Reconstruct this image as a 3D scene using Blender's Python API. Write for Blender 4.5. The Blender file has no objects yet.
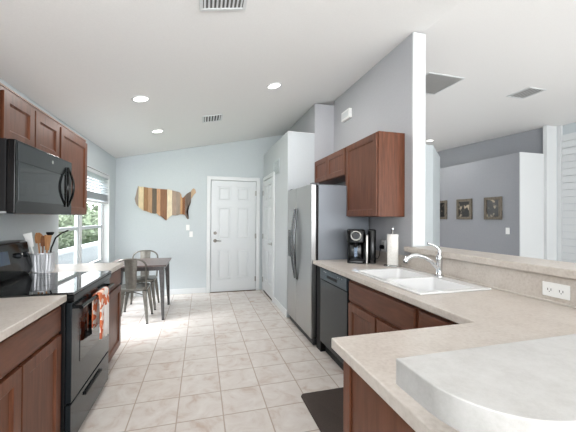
import bpy, bmesh, math, random
from mathutils import Vector, Matrix
random.seed(7)
SC = bpy.context.scene
COL = SC.collection

# ------------------------------------------------------------------ camera, world, light, exposure
F_PX, TH, CAM_H, ROLL, PITCH = 306.36, .2755, 1.3539, .0056, .0077
s_, c_ = math.sin(TH), math.cos(TH); cp, sp = math.cos(PITCH), math.sin(PITCH); cr, sr = math.cos(ROLL), math.sin(ROLL)
fw = Vector((s_*cp, c_*cp, sp)); rt = Vector((c_, -s_, 0)); up = Vector((-s_*sp, -c_*sp, cp))
R2 = cr*rt + sr*up; U2 = cr*up - sr*rt
cam_d = bpy.data.cameras.new('camera'); cam = bpy.data.objects.new('camera', cam_d); COL.objects.link(cam)
cam_d.sensor_width = 36; cam_d.lens = 36*F_PX/576; cam_d.clip_start = .02
m3 = Matrix((R2, U2, -fw)).transposed()
cam.matrix_world = Matrix.Translation((0, 0, CAM_H)) @ m3.to_4x4()
SC.camera = cam

w = bpy.data.worlds.new('sky'); SC.world = w; w.use_nodes = True
bg = w.node_tree.nodes['Background']; bg.inputs[0].default_value = (.97, .985, 1.0, 1); bg.inputs[1].default_value = 3.6

SC.view_settings.view_transform = 'Standard'; SC.view_settings.look = 'None'
SC.view_settings.gamma = 1; SC.view_settings.use_curve_mapping = False
SC.view_settings.exposure = 0.08

def area(name, loc, rot, sx, sy, power, col=(1, 1, 1)):
    l = bpy.data.lights.new(name, 'AREA'); l.shape = 'RECTANGLE'; l.size = sx; l.size_y = sy; l.energy = power; l.color = col
    o = bpy.data.objects.new(name, l); COL.objects.link(o); o.location = loc; o.rotation_euler = rot; return o
# unseen fill lamps added behind the camera to brighten the rooms
area('fill_behind', (.4, -4.8, 1.4), (math.radians(94), 0, 0), 4.0, 2.4, 135, (.97, .985, 1))
area('fill_side', (5.0, -4.8, 1.4), (math.radians(94), 0, 0), 3.0, 2.2, 20, (.97, .985, 1))
sun_d = bpy.data.lights.new('sun', 'SUN'); sun_d.energy = 29; sun_d.angle = math.radians(45); sun_d.color = (.90, .95, 1)
sun = bpy.data.objects.new('sun', sun_d); COL.objects.link(sun)
sun.rotation_euler = Vector((.50, .16, -.80)).to_track_quat('-Z', 'Y').to_euler()
# added fill lamps, unseen: one lifts the kitchen ceiling, one the living room
area('fill_ceiling', (-.1, -.9, 1.75), (math.radians(146), 0, 0), 1.2, .8, 50, (.95, .98, 1))
area('fill_living', (3.9, 1.6, .9), (math.radians(180), 0, 0), 1.8, 1.8, 10, (1, .98, .95))

# ------------------------------------------------------------------ materials
def lin(h):
    h = h.lstrip('#'); r = [int(h[i:i+2], 16)/255 for i in (0, 2, 4)]
    return tuple([(c/12.92 if c <= .04045 else ((c+.055)/1.055)**2.4) for c in r]) + (1,)
def M(name, col, rough=.5, metal=0, spec=.5, **k):
    m = bpy.data.materials.new(name); m.use_nodes = True; b = m.node_tree.nodes['Principled BSDF']
    b.inputs['Base Color'].default_value = lin(col) if isinstance(col, str) else tuple(col)+(1,)
    b.inputs['Roughness'].default_value = rough; b.inputs['Metallic'].default_value = metal
    b.inputs['Specular IOR Level'].default_value = spec
    for a, v in k.items(): b.inputs[a.replace('_', ' ')].default_value = v
    return m
def nodes(m): return m.node_tree.nodes, m.node_tree.links, m.node_tree.nodes['Principled BSDF']
def noise_mat(name, stops, scale=(8, 8, 8), nscale=4, detail=6, rough=.5, metal=0, spec=.5, bump=0, rough2=.5):
    m = M(name, stops[0][1], rough, metal, spec); n, l, b = nodes(m)
    tc = n.new('ShaderNodeTexCoord'); mp = n.new('ShaderNodeMapping'); mp.inputs['Scale'].default_value = scale
    nz = n.new('ShaderNodeTexNoise'); nz.inputs['Scale'].default_value = nscale; nz.inputs['Detail'].default_value = detail
    nz.inputs['Roughness'].default_value = rough2
    cr_ = n.new('ShaderNodeValToRGB'); e = cr_.color_ramp.elements
    while len(e) < len(stops): e.new(.5)
    for el, (p, c) in zip(e, stops): el.position = p; el.color = lin(c)
    l.new(tc.outputs['Object'], mp.inputs[0]); l.new(mp.outputs[0], nz.inputs['Vector']); l.new(nz.outputs[0], cr_.inputs[0]); l.new(cr_.outputs[0], b.inputs['Base Color'])
    if bump:
        bp = n.new('ShaderNodeBump'); bp.inputs['Strength'].default_value = bump; bp.inputs['Distance'].default_value = .002
        l.new(nz.outputs[0], bp.inputs['Height']); l.new(bp.outputs[0], b.inputs['Normal'])
    return m
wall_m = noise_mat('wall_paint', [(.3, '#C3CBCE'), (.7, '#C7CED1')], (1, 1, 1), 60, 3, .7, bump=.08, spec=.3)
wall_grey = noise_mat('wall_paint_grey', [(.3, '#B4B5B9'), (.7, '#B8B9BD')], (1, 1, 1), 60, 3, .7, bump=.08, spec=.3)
wall_pan = noise_mat('wall_paint_lit', [(.3, '#C0C5C8'), (.7, '#C4C9CC')], (1, 1, 1), 60, 3, .7, bump=.08, spec=.3)  # wall paint lightened: window light on the pantry put into the colour
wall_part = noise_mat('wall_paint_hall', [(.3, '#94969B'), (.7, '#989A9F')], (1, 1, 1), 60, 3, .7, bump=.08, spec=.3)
ceil_m = noise_mat('ceiling_paint', [(.3, '#EAEAE9'), (.7, '#EDEDEC')], (1, 1, 1), 90, 3, .85, bump=.1, spec=.2)
white_m = M('white_trim', '#DADDDE', .38)
doorw_m = M('white_door_paint', '#D2D6D8', .35)
cherry = noise_mat('cherry_wood', [(.25, '#4C2A1A'), (.5, '#633B28'), (.8, '#774935')], (14, 14, 1.2), 3, 7, .38, rough2=.6, spec=.32)
cherry_h = noise_mat('cherry_wood_rail', [(.25, '#4C2A1A'), (.5, '#5F3826'), (.8, '#724531')], (14, 2, 14), 3, 7, .38, rough2=.6, spec=.32)
cherry_dk = M('cabinet_shadow_side', '#3A1712', .5)
toe_m = M('toe_kick', '#35201B', .6)
lam = noise_mat('laminate', [(.28, '#B0A59B'), (.5, '#C6BDB4'), (.72, '#D2CBC4')], (1, 1, 1), 9, 10, .3, rough2=.75)
def tweak_lam(m):
    n, l, b = nodes(m); nz = [x for x in n if x.type == 'TEX_NOISE'][0]
    n2 = n.new('ShaderNodeTexNoise'); n2.inputs['Scale'].default_value = 70; n2.inputs['Detail'].default_value = 4
    mx = n.new('ShaderNodeMath'); mx.operation = 'MULTIPLY_ADD'; mx.inputs[1].default_value = .45
    mx2 = n.new('ShaderNodeMath'); mx2.operation = 'MULTIPLY'; mx2.inputs[1].default_value = .55
    cr_ = [x for x in n if x.type == 'VALTORGB'][0]; tc = [x for x in n if x.type == 'TEX_COORD'][0]
    l.new(tc.outputs['Object'], n2.inputs['Vector']); l.new(nz.outputs[0], mx2.inputs[0]); l.new(n2.outputs[0], mx.inputs[0]); l.new(mx2.outputs[0], mx.inputs[2]); l.new(mx.outputs[0], cr_.inputs[0])
tweak_lam(lam)
blackg = M('black_gloss', '#08090A', .16, spec=.3); blackm = M('black_matte', '#0C0C0E', .5, spec=.3); blackglass = M('black_glass', '#08090B', .04, spec=.7)
cooktop_m = M('cooktop_glass', '#0A0C0E', .03, spec=.9)
slate = M('slate_grey_gloss', '#23292D', .18, .45); grey_st = M('grey_side_panel', '#868B92', .38, .2)
def brushed(name, col, rough):
    m = M(name, col, rough, 1); n, l, b = nodes(m)
    tc = n.new('ShaderNodeTexCoord'); mp = n.new('ShaderNodeMapping'); mp.inputs['Scale'].default_value = (2, 2, 260)
    nz = n.new('ShaderNodeTexNoise'); nz.inputs['Scale'].default_value = 3; bp = n.new('ShaderNodeBump'); bp.inputs['Strength'].default_value = .12; bp.inputs['Distance'].default_value = .001
    l.new(tc.outputs['Object'], mp.inputs[0]); l.new(mp.outputs[0], nz.inputs['Vector']); l.new(nz.outputs[0], bp.inputs['Height']); l.new(bp.outputs[0], b.inputs['Normal'])
    return m
steel = brushed('stainless_steel', '#B4B5B5', .33)
chrome = M('chrome', '#D8DADC', .08, 1); nickel = M('satin_nickel', '#A9A8A4', .3, 1)
ceram = M('white_sink_enamel', '#E2E2E2', .15); plastic_w = M('white_plastic', '#EEEEEC', .35)
paper_m = noise_mat('paper_towel', [(.3, '#E9E6E0'), (.7, '#F4F2EE')], (1, 1, 1), 70, 2, .9, bump=.4)
gun = noise_mat('gunmetal', [(.3, '#66645E'), (.7, '#7D7A73')], (1, 1, 1), 25, 5, .32, .6)
gun_dk = noise_mat('dark_gunmetal', [(.3, '#474646'), (.7, '#585656')], (1, 1, 1), 25, 5, .32, .6)
table_m = noise_mat('table_top', [(.3, '#564A48'), (.7, '#6E615D')], (3, 14, 3), 5, 5, .3)
redcush = M('red_brown_item', '#7E3B27', .6)
mat_m = noise_mat('floor_mat', [(.3, '#3A302B'), (.7, '#453A34')], (1, 1, 1), 120, 2, .75, bump=.5)
def emit(name, col, st):
    m = bpy.data.materials.new(name); m.use_nodes = True; n, l, b = nodes(m)
    b.inputs['Emission Color'].default_value = lin(col); b.inputs['Emission Strength'].default_value = st; b.inputs['Base Color'].default_value = (1, 1, 1, 1); return m
lamp_m = emit('lamp_lens', '#FFF9EE', 4)
def glass_mat():
    m = bpy.data.materials.new('window_glass'); m.use_nodes = True; n = m.node_tree.nodes; l = m.node_tree.links; n.remove(n['Principled BSDF'])
    t = n.new('ShaderNodeBsdfTransparent'); g = n.new('ShaderNodeBsdfGlossy'); g.inputs['Roughness'].default_value = .02; mx = n.new('ShaderNodeMixShader'); mx.inputs[0].default_value = .07
    l.new(t.outputs[0], mx.inputs[1]); l.new(g.outputs[0], mx.inputs[2]); l.new(mx.outputs[0], n['Material Output'].inputs[0]); return m
glass_m = glass_mat()
def tile_mat():
    m = M('floor_tile', '#C9BFB6', .22); n, l, b = nodes(m)
    tc = n.new('ShaderNodeTexCoord'); mp = n.new('ShaderNodeMapping'); mp.vector_type = 'POINT'; T = .3055
    mp.inputs['Location'].default_value = (-.1556, -2.7633, 0)
    sc = n.new('ShaderNodeVectorMath'); sc.operation = 'SCALE'; sc.inputs['Scale'].default_value = 1/T
    l.new(tc.outputs['Object'], mp.inputs[0]); l.new(mp.outputs[0], sc.inputs[0])
    sx = n.new('ShaderNodeSeparateXYZ'); l.new(sc.outputs[0], sx.inputs[0])
    def math_(op, a, b_=None):
        q = n.new('ShaderNodeMath'); q.operation = op
        for i, v in enumerate((a, b_)):
            if v is None: continue
            if isinstance(v, (int, float)): q.inputs[i].default_value = v
            else: l.new(v, q.inputs[i])
        return q.outputs[0]
    d = []
    for ax in ('X', 'Y'):
        f = math_('FRACT', sx.outputs[ax]); d.append(math_('MINIMUM', f, math_('SUBTRACT', 1.0, f)))
    edge = math_('MINIMUM', d[0], d[1])
    mr = n.new('ShaderNodeMapRange'); mr.interpolation_type = 'SMOOTHSTEP'; mr.inputs['From Min'].default_value = .008; mr.inputs['From Max'].default_value = .02; l.new(edge, mr.inputs['Value'])
    fl = n.new('ShaderNodeVectorMath'); fl.operation = 'FLOOR'; l.new(sc.outputs[0], fl.inputs[0])
    wn = n.new('ShaderNodeTexWhiteNoise'); l.new(fl.outputs[0], wn.inputs['Vector'])
    nz = n.new('ShaderNodeTexNoise'); nz.inputs['Scale'].default_value = 7; nz.inputs['Detail'].default_value = 8; nz.inputs['Roughness'].default_value = .62; nz.inputs['Distortion'].default_value = .8
    ad = n.new('ShaderNodeVectorMath'); ad.operation = 'MULTIPLY_ADD'; ad.inputs[1].default_value = (9, 9, 9); l.new(wn.outputs['Color'], ad.inputs[0]); l.new(tc.outputs['Object'], ad.inputs[2]); l.new(ad.outputs[0], nz.inputs['Vector'])
    r = n.new('ShaderNodeValToRGB'); e = r.color_ramp.elements; e.new(.5)
    for el, (p, c) in zip(e, [(.28, '#C2AFA2'), (.45, '#D3CAC3'), (.66, '#DCD6D0')]): el.position = p; el.color = lin(c)
    l.new(nz.outputs[0], r.inputs[0])
    mx = n.new('ShaderNodeMix'); mx.data_type = 'RGBA'; l.new(mr.outputs[0], mx.inputs['Factor']); mx.inputs['A'].default_value = lin('#B3A497'); l.new(r.outputs[0], mx.inputs['B']); l.new(mx.outputs['Result'], b.inputs['Base Color'])
    bp = n.new('ShaderNodeBump'); bp.inputs['Strength'].default_value = .35; bp.inputs['Distance'].default_value = .002; l.new(mr.outputs[0], bp.inputs['Height']); l.new(bp.outputs[0], b.inputs['Normal'])
    return m
tile_m = tile_mat()

# ------------------------------------------------------------------ mesh builder
BASE = {}
class MB:
    def __init__(s, xf=None): s.bm = bmesh.new(); s.xf = xf
    def V(s, p): return s.bm.verts.new(s.xf(*p) if s.xf else p)
    def face(s, vs, mi=0):
        try: f = s.bm.faces.new(vs); f.material_index = mi; return f
        except ValueError: return None
    def hexa(s, P, mi=0):
        v = [s.V(p) for p in P]
        for q in ((3, 2, 1, 0), (4, 5, 6, 7), (0, 1, 5, 4), (1, 2, 6, 5), (2, 3, 7, 6), (3, 0, 4, 7)): s.face([v[i] for i in q], mi)
        return s
    def box(s, x0, x1, y0, y1, z0, z1, mi=0):
        return s.hexa([(x0, y0, z0), (x1, y0, z0), (x1, y1, z0), (x0, y1, z0), (x0, y0, z1), (x1, y0, z1), (x1, y1, z1), (x0, y1, z1)], mi)
    def rings(s, rings, cap=True, mi=0, closed=False):
        R = [[s.V(p) for p in r] for r in rings]; n = len(R[0])
        pairs = list(zip(R, R[1:])) + ([(R[-1], R[0])] if closed else [])
        for a, b in pairs:
            for i in range(n): s.face([a[i], a[(i+1) % n], b[(i+1) % n], b[i]], mi)
        if cap and not closed: s.face(R[0][::-1], mi); s.face(R[-1], mi)
        return s
    def tube(s, pts, r, n=10, mi=0, closed=False, flat=None):
        pts = [Vector(p) for p in pts]; N = len(pts); rs = r if isinstance(r, (list, tuple)) else [r]*N; out = []; prev = None
        for i, p in enumerate(pts):
            a = pts[i-1] if (i > 0 or closed) else p; b = pts[(i+1) % N] if (i < N-1 or closed) else p
            t = (b-a).normalized()
            if prev is None: u = t.orthogonal().normalized()
            else: u = (prev - t*prev.dot(t)).normalized()
            prev = u; v = t.cross(u)
            out.append([tuple(p + rs[i]*(math.cos(2*math.pi*k/n)*u + math.sin(2*math.pi*k/n)*v)) for k in range(n)])
        return s.rings(out, True, mi, closed)
    def cyl(s, p0, p1, r0, r1=None, n=20, mi=0): return s.tube([p0, p1], [r0, r0 if r1 is None else r1], n, mi)
    def lathe(s, prof, c, n=28, mi=0, cap=True):
        return s.rings([[(c[0]+r*math.cos(2*math.pi*k/n), c[1]+r*math.sin(2*math.pi*k/n), c[2]+z) for k in range(n)] for r, z in prof], cap, mi)
    def prism(s, poly, a, b, f, mi=0):       # f(u, v, w) -> xyz
        A = [s.V(f(u, v, a)) for u, v in poly]; B = [s.V(f(u, v, b)) for u, v in poly]; n = len(poly)
        s.face(A[::-1], mi); s.face(B, mi)
        for i in range(n): s.face([A[i], A[(i+1) % n], B[(i+1) % n], B[i]], mi)
        return s
    def plate(s, us, vs, solid, a, b, f, mi=0):   # grid plate with openings
        nu, nv = len(us)-1, len(vs)-1; A = {}; B = {}
        def g(D, i, j, w):
            if (i, j) not in D: D[(i, j)] = s.V(f(us[i], vs[j], w))
            return D[(i, j)]
        ok = lambda i, j: 0 <= i < nu and 0 <= j < nv and solid(i, j)
        for i in range(nu):
            for j in range(nv):
                if not ok(i, j): continue
                q = [(i, j), (i+1, j), (i+1, j+1), (i, j+1)]
                s.face([g(A, *k, a) for k in q][::-1], mi); s.face([g(B, *k, b) for k in q], mi)
                for (p, r), (di, dj) in zip(zip(q, q[1:]+q[:1]), ((0, -1), (1, 0), (0, 1), (-1, 0))):
                    if not ok(i+di, j+dj): s.face([g(A, *p, a), g(A, *r, a), g(B, *r, b), g(B, *p, b)], mi)
        return s
    def build(s, name, mats, parent=None, bevel=0, smooth=True, seg=2, origin=None, sub=0):
        if not isinstance(mats, (list, tuple)): mats = [mats]
        bmesh.ops.recalc_face_normals(s.bm, faces=s.bm.faces[:])
        if parent is not None: org = BASE[parent.name]
        elif origin is not None: org = Vector(origin)
        else:
            co = [v.co for v in s.bm.verts]
            org = Vector(((min(v.x for v in co)+max(v.x for v in co))/2, (min(v.y for v in co)+max(v.y for v in co))/2, min(v.z for v in co)))
        bmesh.ops.translate(s.bm, verts=s.bm.verts[:], vec=-org)
        me = bpy.data.meshes.new(name); s.bm.to_mesh(me); s.bm.free()
        for m in mats: me.materials.append(m)
        if smooth:
            for p in me.polygons: p.use_smooth = True
            me.set_sharp_from_angle(angle=math.radians(35))
        o = bpy.data.objects.new(name, me); COL.objects.link(o); BASE[o.name] = org
        if parent is not None: o.parent = parent
        else: o.location = org
        if bevel:
            b = o.modifiers.new('bevel', 'BEVEL'); b.width = bevel; b.segments = seg; b.limit_method = 'ANGLE'; b.angle_limit = math.radians(35); b.harden_normals = smooth
        if sub:
            b = o.modifiers.new('sub', 'SUBSURF'); b.levels = sub; b.render_levels = sub
        return o
def tag(o, label, cat, group=None):
    o['label'] = label; o['category'] = cat
    if group: o['group'] = group
    return o
def thing(name, label, cat, loc, group=None, rz=0):
    o = bpy.data.objects.new(name, None); COL.objects.link(o); o.location = loc; o.rotation_euler.z = rz; BASE[o.name] = Vector(loc) ; o.empty_display_size = .05
    return tag(o, label, cat, group)
def local(name, label, cat, loc, group=None, rz=0):      # children modelled around the origin
    o = thing(name, label, cat, loc, group, rz); BASE[o.name] = Vector((0, 0, 0)); return o
def struct(mb, name, mats, **k):
    o = mb.build(name, mats, **k); o['kind'] = 'structure'; return o
def kids(o): return [c for c in COL.objects if c.parent == o]
def dup(o, loc=None, label=None, parent=None, rz=None):
    c = o.copy(); COL.objects.link(c)
    if parent is not None: c.parent = parent
    if loc is not None: c.location = loc
    if rz is not None: c.rotation_euler.z = rz
    if label: c['label'] = label
    BASE[c.name] = BASE.get(o.name, Vector((0, 0, 0)))
    for ch in kids(o): dup(ch, parent=c)
    return c
YZ = lambda u, v, w_: (w_, u, v)     # u=y, v=z, w=x
XZ = lambda u, v, w_: (u, w_, v)     # u=x, v=z, w=y
XY = lambda u, v, w_: (u, v, w_)

# ------------------------------------------------------------------ room shell
LW, FW, KW, WT = -1.396, 5.755, 1.825, .128      # left wall, far wall, kitchen wall, wall thickness
CZ = lambda x: 2.355 + .2135*(x+1.396)           # sloping ceiling height
RIDGE = 1.95; CF = CZ(RIDGE)
YB = -4.5                                         # where the modelled room stops behind the camera
struct(MB().box(-1.6, 7.0, YB, 8.2, -.1, 0), 'floor', tile_m, origin=(0, 0, 0), smooth=False)
mb = MB()
mb.hexa([(LW-.2, YB, CZ(LW-.2)), (RIDGE, YB, CF), (RIDGE, 8.2, CF), (LW-.2, 8.2, CZ(LW-.2)), (LW-.2, YB, CZ(LW-.2)+.1), (RIDGE, YB, CF+.1), (RIDGE, 8.2, CF+.1), (LW-.2, 8.2, CZ(LW-.2)+.1)])
mb.box(RIDGE, 7.0, YB, 8.2, CF, CF+.1)
struct(mb, 'ceiling', ceil_m, smooth=False)
# left wall with the window opening
WY0, WY1, WZ0, WZ1 = 3.62, 5.41, .62, 2.02
mb = MB(); mb.plate([YB, WY0, WY1, FW], [0, WZ0, WZ1, 2.35], lambda i, j: not (i == 1 and j == 1), LW-.14, LW, YZ)
struct(mb, 'wall_left', wall_m, smooth=False)
struct(MB().prism([(LW-.14, 0), (KW+.0, 0), (KW+.0, CZ(KW)-.002), (LW-.14, CZ(LW-.14)-.002)], FW, FW+.12, XZ), 'wall_far', wall_m, smooth=False)
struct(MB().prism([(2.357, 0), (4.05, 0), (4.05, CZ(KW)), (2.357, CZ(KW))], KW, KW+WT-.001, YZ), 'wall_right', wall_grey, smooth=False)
struct(MB().box(KW-.001, KW+WT+.001, 2.335, 2.3565, 1.1065, CZ(KW)-.003), 'trim_1', white_m, bevel=.002)
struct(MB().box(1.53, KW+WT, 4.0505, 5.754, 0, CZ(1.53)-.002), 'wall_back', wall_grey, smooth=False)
struct(MB().box(1.138, 1.529, 4.0505, 5.754, 0, 2.55), 'wall_pantry', wall_pan, smooth=False)
struct(MB().box(1.1385, 1.5285, 4.051, 5.7535, 2.5505, 2.556), 'trim_2', ceil_m, smooth=False)
# half wall under the bar ledge
struct(MB().box(KW, KW+.12, -.3, 2.334, 0, 1.0585), 'wall_half', wall_m, smooth=False)
# baseboards
struct(MB().box(LW+.001, .085, FW-.014, FW-.001, 0.001, .095), 'baseboard_far', white_m, bevel=.003)
struct(MB().box(1.124, 1.137, 4.03, 4.79, 0.001, .095), 'baseboard_right', white_m, bevel=.003)
struct(MB().box(LW+.001, LW+.014, 3.36, FW-.02, 0.001, .095), 'baseboard_left', white_m, bevel=.003)

# doors (setting)
knob_m = M('aged_nickel', '#6B6762', .35, 1)
def six_panel(x0, x1, z0, z1, f, t=.035):      # f(u, v, w): w is outward from the wall
    mb = MB(); mb.xf = None
    W = x1-x0; st = .115*W/.81; mid = .1*W/.81; rows = [(.24, .79), (.96, 1.56), (1.66, 1.93)]
    us = [x0, x0+st, (x0+x1-mid)/2, (x0+x1+mid)/2, x1-st, x1]
    vs = [z0] + [v for r in rows for v in r] + [z1]
    mb.plate(us, vs, lambda i, j: not (i in (1, 3) and j % 2 == 1), 0, t, f)
    for i in (1, 3):
        for a, b in rows:
            u0, u1 = us[i], us[i+1]
            for (e, w0, w1) in ((0, 0, t-.012), (.028, t-.012, t-.004)):
                P = [(u0+e, a+e), (u1-e, a+e), (u1-e, b-e), (u0+e, b-e)]
                g = 0 if e == 0 else .018
                Q = [(u0+e+g, a+e+g), (u1-e-g, a+e+g), (u1-e-g, b-e-g), (u0+e+g, b-e-g)]
                mb.hexa([f(u, v, w0) for u, v in P] + [f(u, v, w1) for u, v in Q])
    return mb
def casing(x0, x1, zt, f, cw=.06, t=.018):
    mb = MB(); mb.plate([x0-cw, x0, x1, x1+cw], [.001, zt, zt+cw], lambda i, j: not (i == 1 and j == 0), 0, t, f); return mb
fA = lambda u, v, w_: (u, FW-.001-w_, v)
dA = six_panel(.170, .983, .012, 2.035, fA).build('door_1', doorw_m, bevel=.002, smooth=False); dA['kind'] = 'structure'
o = casing(.160, .993, 2.045, fA, .068, .044).build('door_casing', white_m, parent=dA, bevel=.004)
MB().box(.16, .993, FW-.05, FW-.001, .0005, .011).build('threshold', M('bronze_threshold', '#5A4A3E', .4, .6), parent=dA)
mb = MB()
mb.cyl((.242, FW-.036, .94), (.242, FW-.044, .94), .032); mb.cyl((.242, FW-.044, .94), (.242, FW-.075, .94), .011); mb.tube([(.24, FW-.075, .94), (.285, FW-.08, .94), (.35, FW-.075, .935)], [.011, .010, .007])
mb.build('door_handle', knob_m, parent=dA)
mb = MB(); mb.cyl((.242, FW-.036, 1.08), (.242, FW-.052, 1.08), .030); mb.cyl((.242, FW-.052, 1.08), (.242, FW-.056, 1.08), .018); mb.build('deadbolt', knob_m, parent=dA)
for z in (.22, 1.02, 1.82): MB().cyl((.988, FW-.05, z-.045), (.988, FW-.05, z+.045), .008).box(.968, .986, FW-.039, FW-.036, z-.045, z+.045).build('hinge', nickel, parent=dA)
fB = lambda u, v, w_: (1.137-w_, u, v)
dB = six_panel(4.86, 5.62, .03, 2.035, fB, .02).build('door_2', doorw_m, bevel=.002, smooth=False); dB['kind'] = 'structure'
casing(4.85, 5.63, 2.045, fB, .06, .03).build('door_casing', white_m, parent=dB, bevel=.004)
MB().box(1.12, 1.136, 4.86, 5.62, .0005, .029).build('threshold', M('dark_gap', '#45403C', .8), parent=dB)
mb = MB(); mb.cyl((1.116, 4.93, .93), (1.108, 4.93, .93), .028); mb.cyl((1.108, 4.93, .93), (1.075, 4.93, .93), .009); mb.tube([(1.075, 4.925, .93), (1.07, 4.98, .93), (1.075, 5.04, .925)], [.010, .009, .007])
mb.build('door_handle', nickel, parent=dB)
for z in (.22, 1.02, 1.82): MB().cyl((1.104, 5.622, z-.045), (1.104, 5.622, z+.045), .008).build('hinge', nickel, parent=dB)

# window (setting): two double-hung sashes, deep reveal
win = MB(); sash_m = M('sash_vinyl_shaded', '#BFC6C9', .4)  # sash vinyl greyed, its backlit shade is put into the colour
gx = LW-.105
mid = 4.46
win.plate([WY0+.001, WY0+.05, mid-.035, mid+.035, WY1-.05, WY1-.001], [WZ0+.001, WZ0+.05, WZ1-.05, WZ1-.001], lambda i, j: not (i in (1, 3) and j == 1), gx-.03, gx+.03, YZ)
W1 = struct(win, 'window_1', white_m, bevel=.003)
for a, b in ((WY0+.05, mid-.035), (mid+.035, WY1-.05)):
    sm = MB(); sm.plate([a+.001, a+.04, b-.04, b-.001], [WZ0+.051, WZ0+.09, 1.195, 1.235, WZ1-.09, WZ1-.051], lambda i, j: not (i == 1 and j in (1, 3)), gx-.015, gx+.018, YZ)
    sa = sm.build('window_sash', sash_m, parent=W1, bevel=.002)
    MB().box(gx-.003, gx+.003, a+.035, b-.035, WZ0+.085, WZ1-.085).build('window_pane', glass_m, parent=sa, smooth=False)
MB().box(LW-.075, LW+.025, WY0+.001, WY1-.001, WZ0-.018, WZ0).build('window_sill', white_m, parent=W1, bevel=.003)
# reveal faces painted bright white like the frame
mb = MB(); mb.box(LW-.074, LW-.0005, WY1-.012, WY1-.0005, WZ0+.001, WZ1-.001); mb.box(LW-.074, LW-.0005, WY0+.0005, WY0+.012, WZ0+.001, WZ1-.001); mb.box(LW-.074, LW-.0005, WY0+.012, WY1-.012, WZ1-.012, WZ1-.0005)
mb.build('window_jamb', white_m, parent=W1)

# blind, raised partway
bl = thing('window_blind', 'white slatted blind pulled halfway up over the window', 'blind', (LW, 4.5, 1.56))
B0, B1 = WY0+.02, WY1-.02
MB().box(LW-.06, LW-.01, B0, B1, 1.955, 2.0).build('headrail', white_m, parent=bl, bevel=.003)
slat_m = M('blind_slat', '#C2C7CB', .5)
sl = MB(); k = 0; z = 1.94
while z > 1.60:
    sl.hexa([(LW-.058, B0, z-.008), (LW-.012, B0, z+.008), (LW-.012, B1, z+.008), (LW-.058, B1, z-.008), (LW-.058, B0, z-.005), (LW-.012, B0, z+.011), (LW-.012, B1, z+.011), (LW-.058, B1, z-.005)])
    z -= .042 if z > 1.72 else .014
sl.build('slats', slat_m, parent=bl, smooth=False)
MB().box(LW-.06, LW-.012, B0, B1, 1.555, 1.585).build('bottom_rail', white_m, parent=bl, bevel=.003)
for y in (B0+.2, 4.5, B1-.2): MB().cyl((LW-.034, y, 1.585), (LW-.034, y, 1.955), .0015, n=6).build('ladder_cord', plastic_w, parent=bl)

# ------------------------------------------------------------------ other room
struct(MB().prism([(3.0, 4.11), (3.586, 4.11), (4.40, 4.86), (4.32, 4.95), (3.55, 4.23), (3.0, 4.23)], 0, 2.55, XY), 'wall_hall', wall_m, smooth=False)
struct(MB().box(5.43, 6.05, 4.115, 7.0, 0, 2.55), 'wall_partition', wall_part, smooth=False)
struct(MB().box(5.432, 5.999, 4.1, 4.1145, 0, 2.555), 'trim_3', white_m, smooth=False)
struct(MB().prism([(6.10, 4.12), (6.22, 4.12), (5.75, 7.4), (5.60, 7.4)], 2.556, CF-.001, XY), 'wall_living_back', wall_part, smooth=False)
struct(MB().box(6.0, 6.25, 4.05, 4.115, 0, CF-.001), 'trim_4', white_m, bevel=.003)
struct(MB().box(3.0, 6.1, 7.4, 7.5, 0, CF-.001), 'wall_hall_end', wall_grey, smooth=False)
struct(MB().box(6.30, 6.4, YB, 4.115, 0, CF-.001), 'wall_far_right', wall_m, smooth=False)
# white plank-clad wall panel
sh = MB(); z = .02
while z < 2.85:
    sh.hexa([(6.27, 0.5, z), (6.299, 0.5, z), (6.299, 3.98, z), (6.27, 3.98, z), (6.276, 0.5, z+.118), (6.299, 0.5, z+.118), (6.299, 3.98, z+.118), (6.276, 3.98, z+.118)]); z += .125
o = struct(sh, 'trim_5', white_m, smooth=False)
struct(MB().box(6.25, 6.299, 3.985, 4.045, 0, CF-.001), 'trim_6', white_m, bevel=.003)

# ------------------------------------------------------------------ outside
grass = noise_mat('lawn', [(.3, '#3A4D2A'), (.7, '#52633C')], (1, 1, 1), 6, 6, .9)
struct(MB().box(-30, -1.7, -6, 40, -.25, -.2), 'ground', grass, smooth=False)
bushm = noise_mat('hedge_leaves', [(.35, '#38442F'), (.6, '#6C7A60')], (1, 1, 1), 14, 5, .8)
def bush(loc, R, label):
    mb = MB(); rnd = random.Random(int(loc[1]*100))
    for k in range(900):
        a, b = rnd.uniform(0, 2*math.pi), rnd.uniform(-.35, 1.4); q = R*rnd.uniform(.75, 1.03)*(1+.12*math.sin(5*a+3*b))
        p = Vector((loc[0]+q*math.cos(a)*math.cos(b), loc[1]+1.05*q*math.sin(a)*math.cos(b), loc[2]+.7*R+q*math.sin(b)))
        u = Vector((rnd.gauss(0, 1), rnd.gauss(0, 1), rnd.gauss(0, 1))).normalized()*.07*R/.9; v = u.orthogonal().normalized()*.035*R/.9
        mb.face([mb.V(tuple(p-u)), mb.V(tuple(p+v)), mb.V(tuple(p+u)), mb.V(tuple(p-v))])
    b = thing('bush', label, 'bush', loc)
    mb.build('foliage', bushm, parent=b, smooth=False)
    s2 = MB(); s2.rings([[(loc[0]+rr*math.cos(2*math.pi*k/12), loc[1]+1.05*rr*math.sin(2*math.pi*k/12), loc[2]+zz) for k in range(12)] for rr, zz in ((.5*R, .1*R), (.85*R, .5*R), (.8*R, 1.0*R), (.45*R, 1.45*R))])
    s2.build('leaf_mass', bushm, parent=b, smooth=True)
    s3 = MB(); s3.cyl((loc[0], loc[1], loc[2]), (loc[0], loc[1], loc[2]+.2*R), .08); s3.build('stem', M('bark', '#5B4A38', .9), parent=b)
bush((-5.6, 12.2, -.2), 1.15, 'green bush outside, farthest left behind the utensil crock side of the window')
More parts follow.
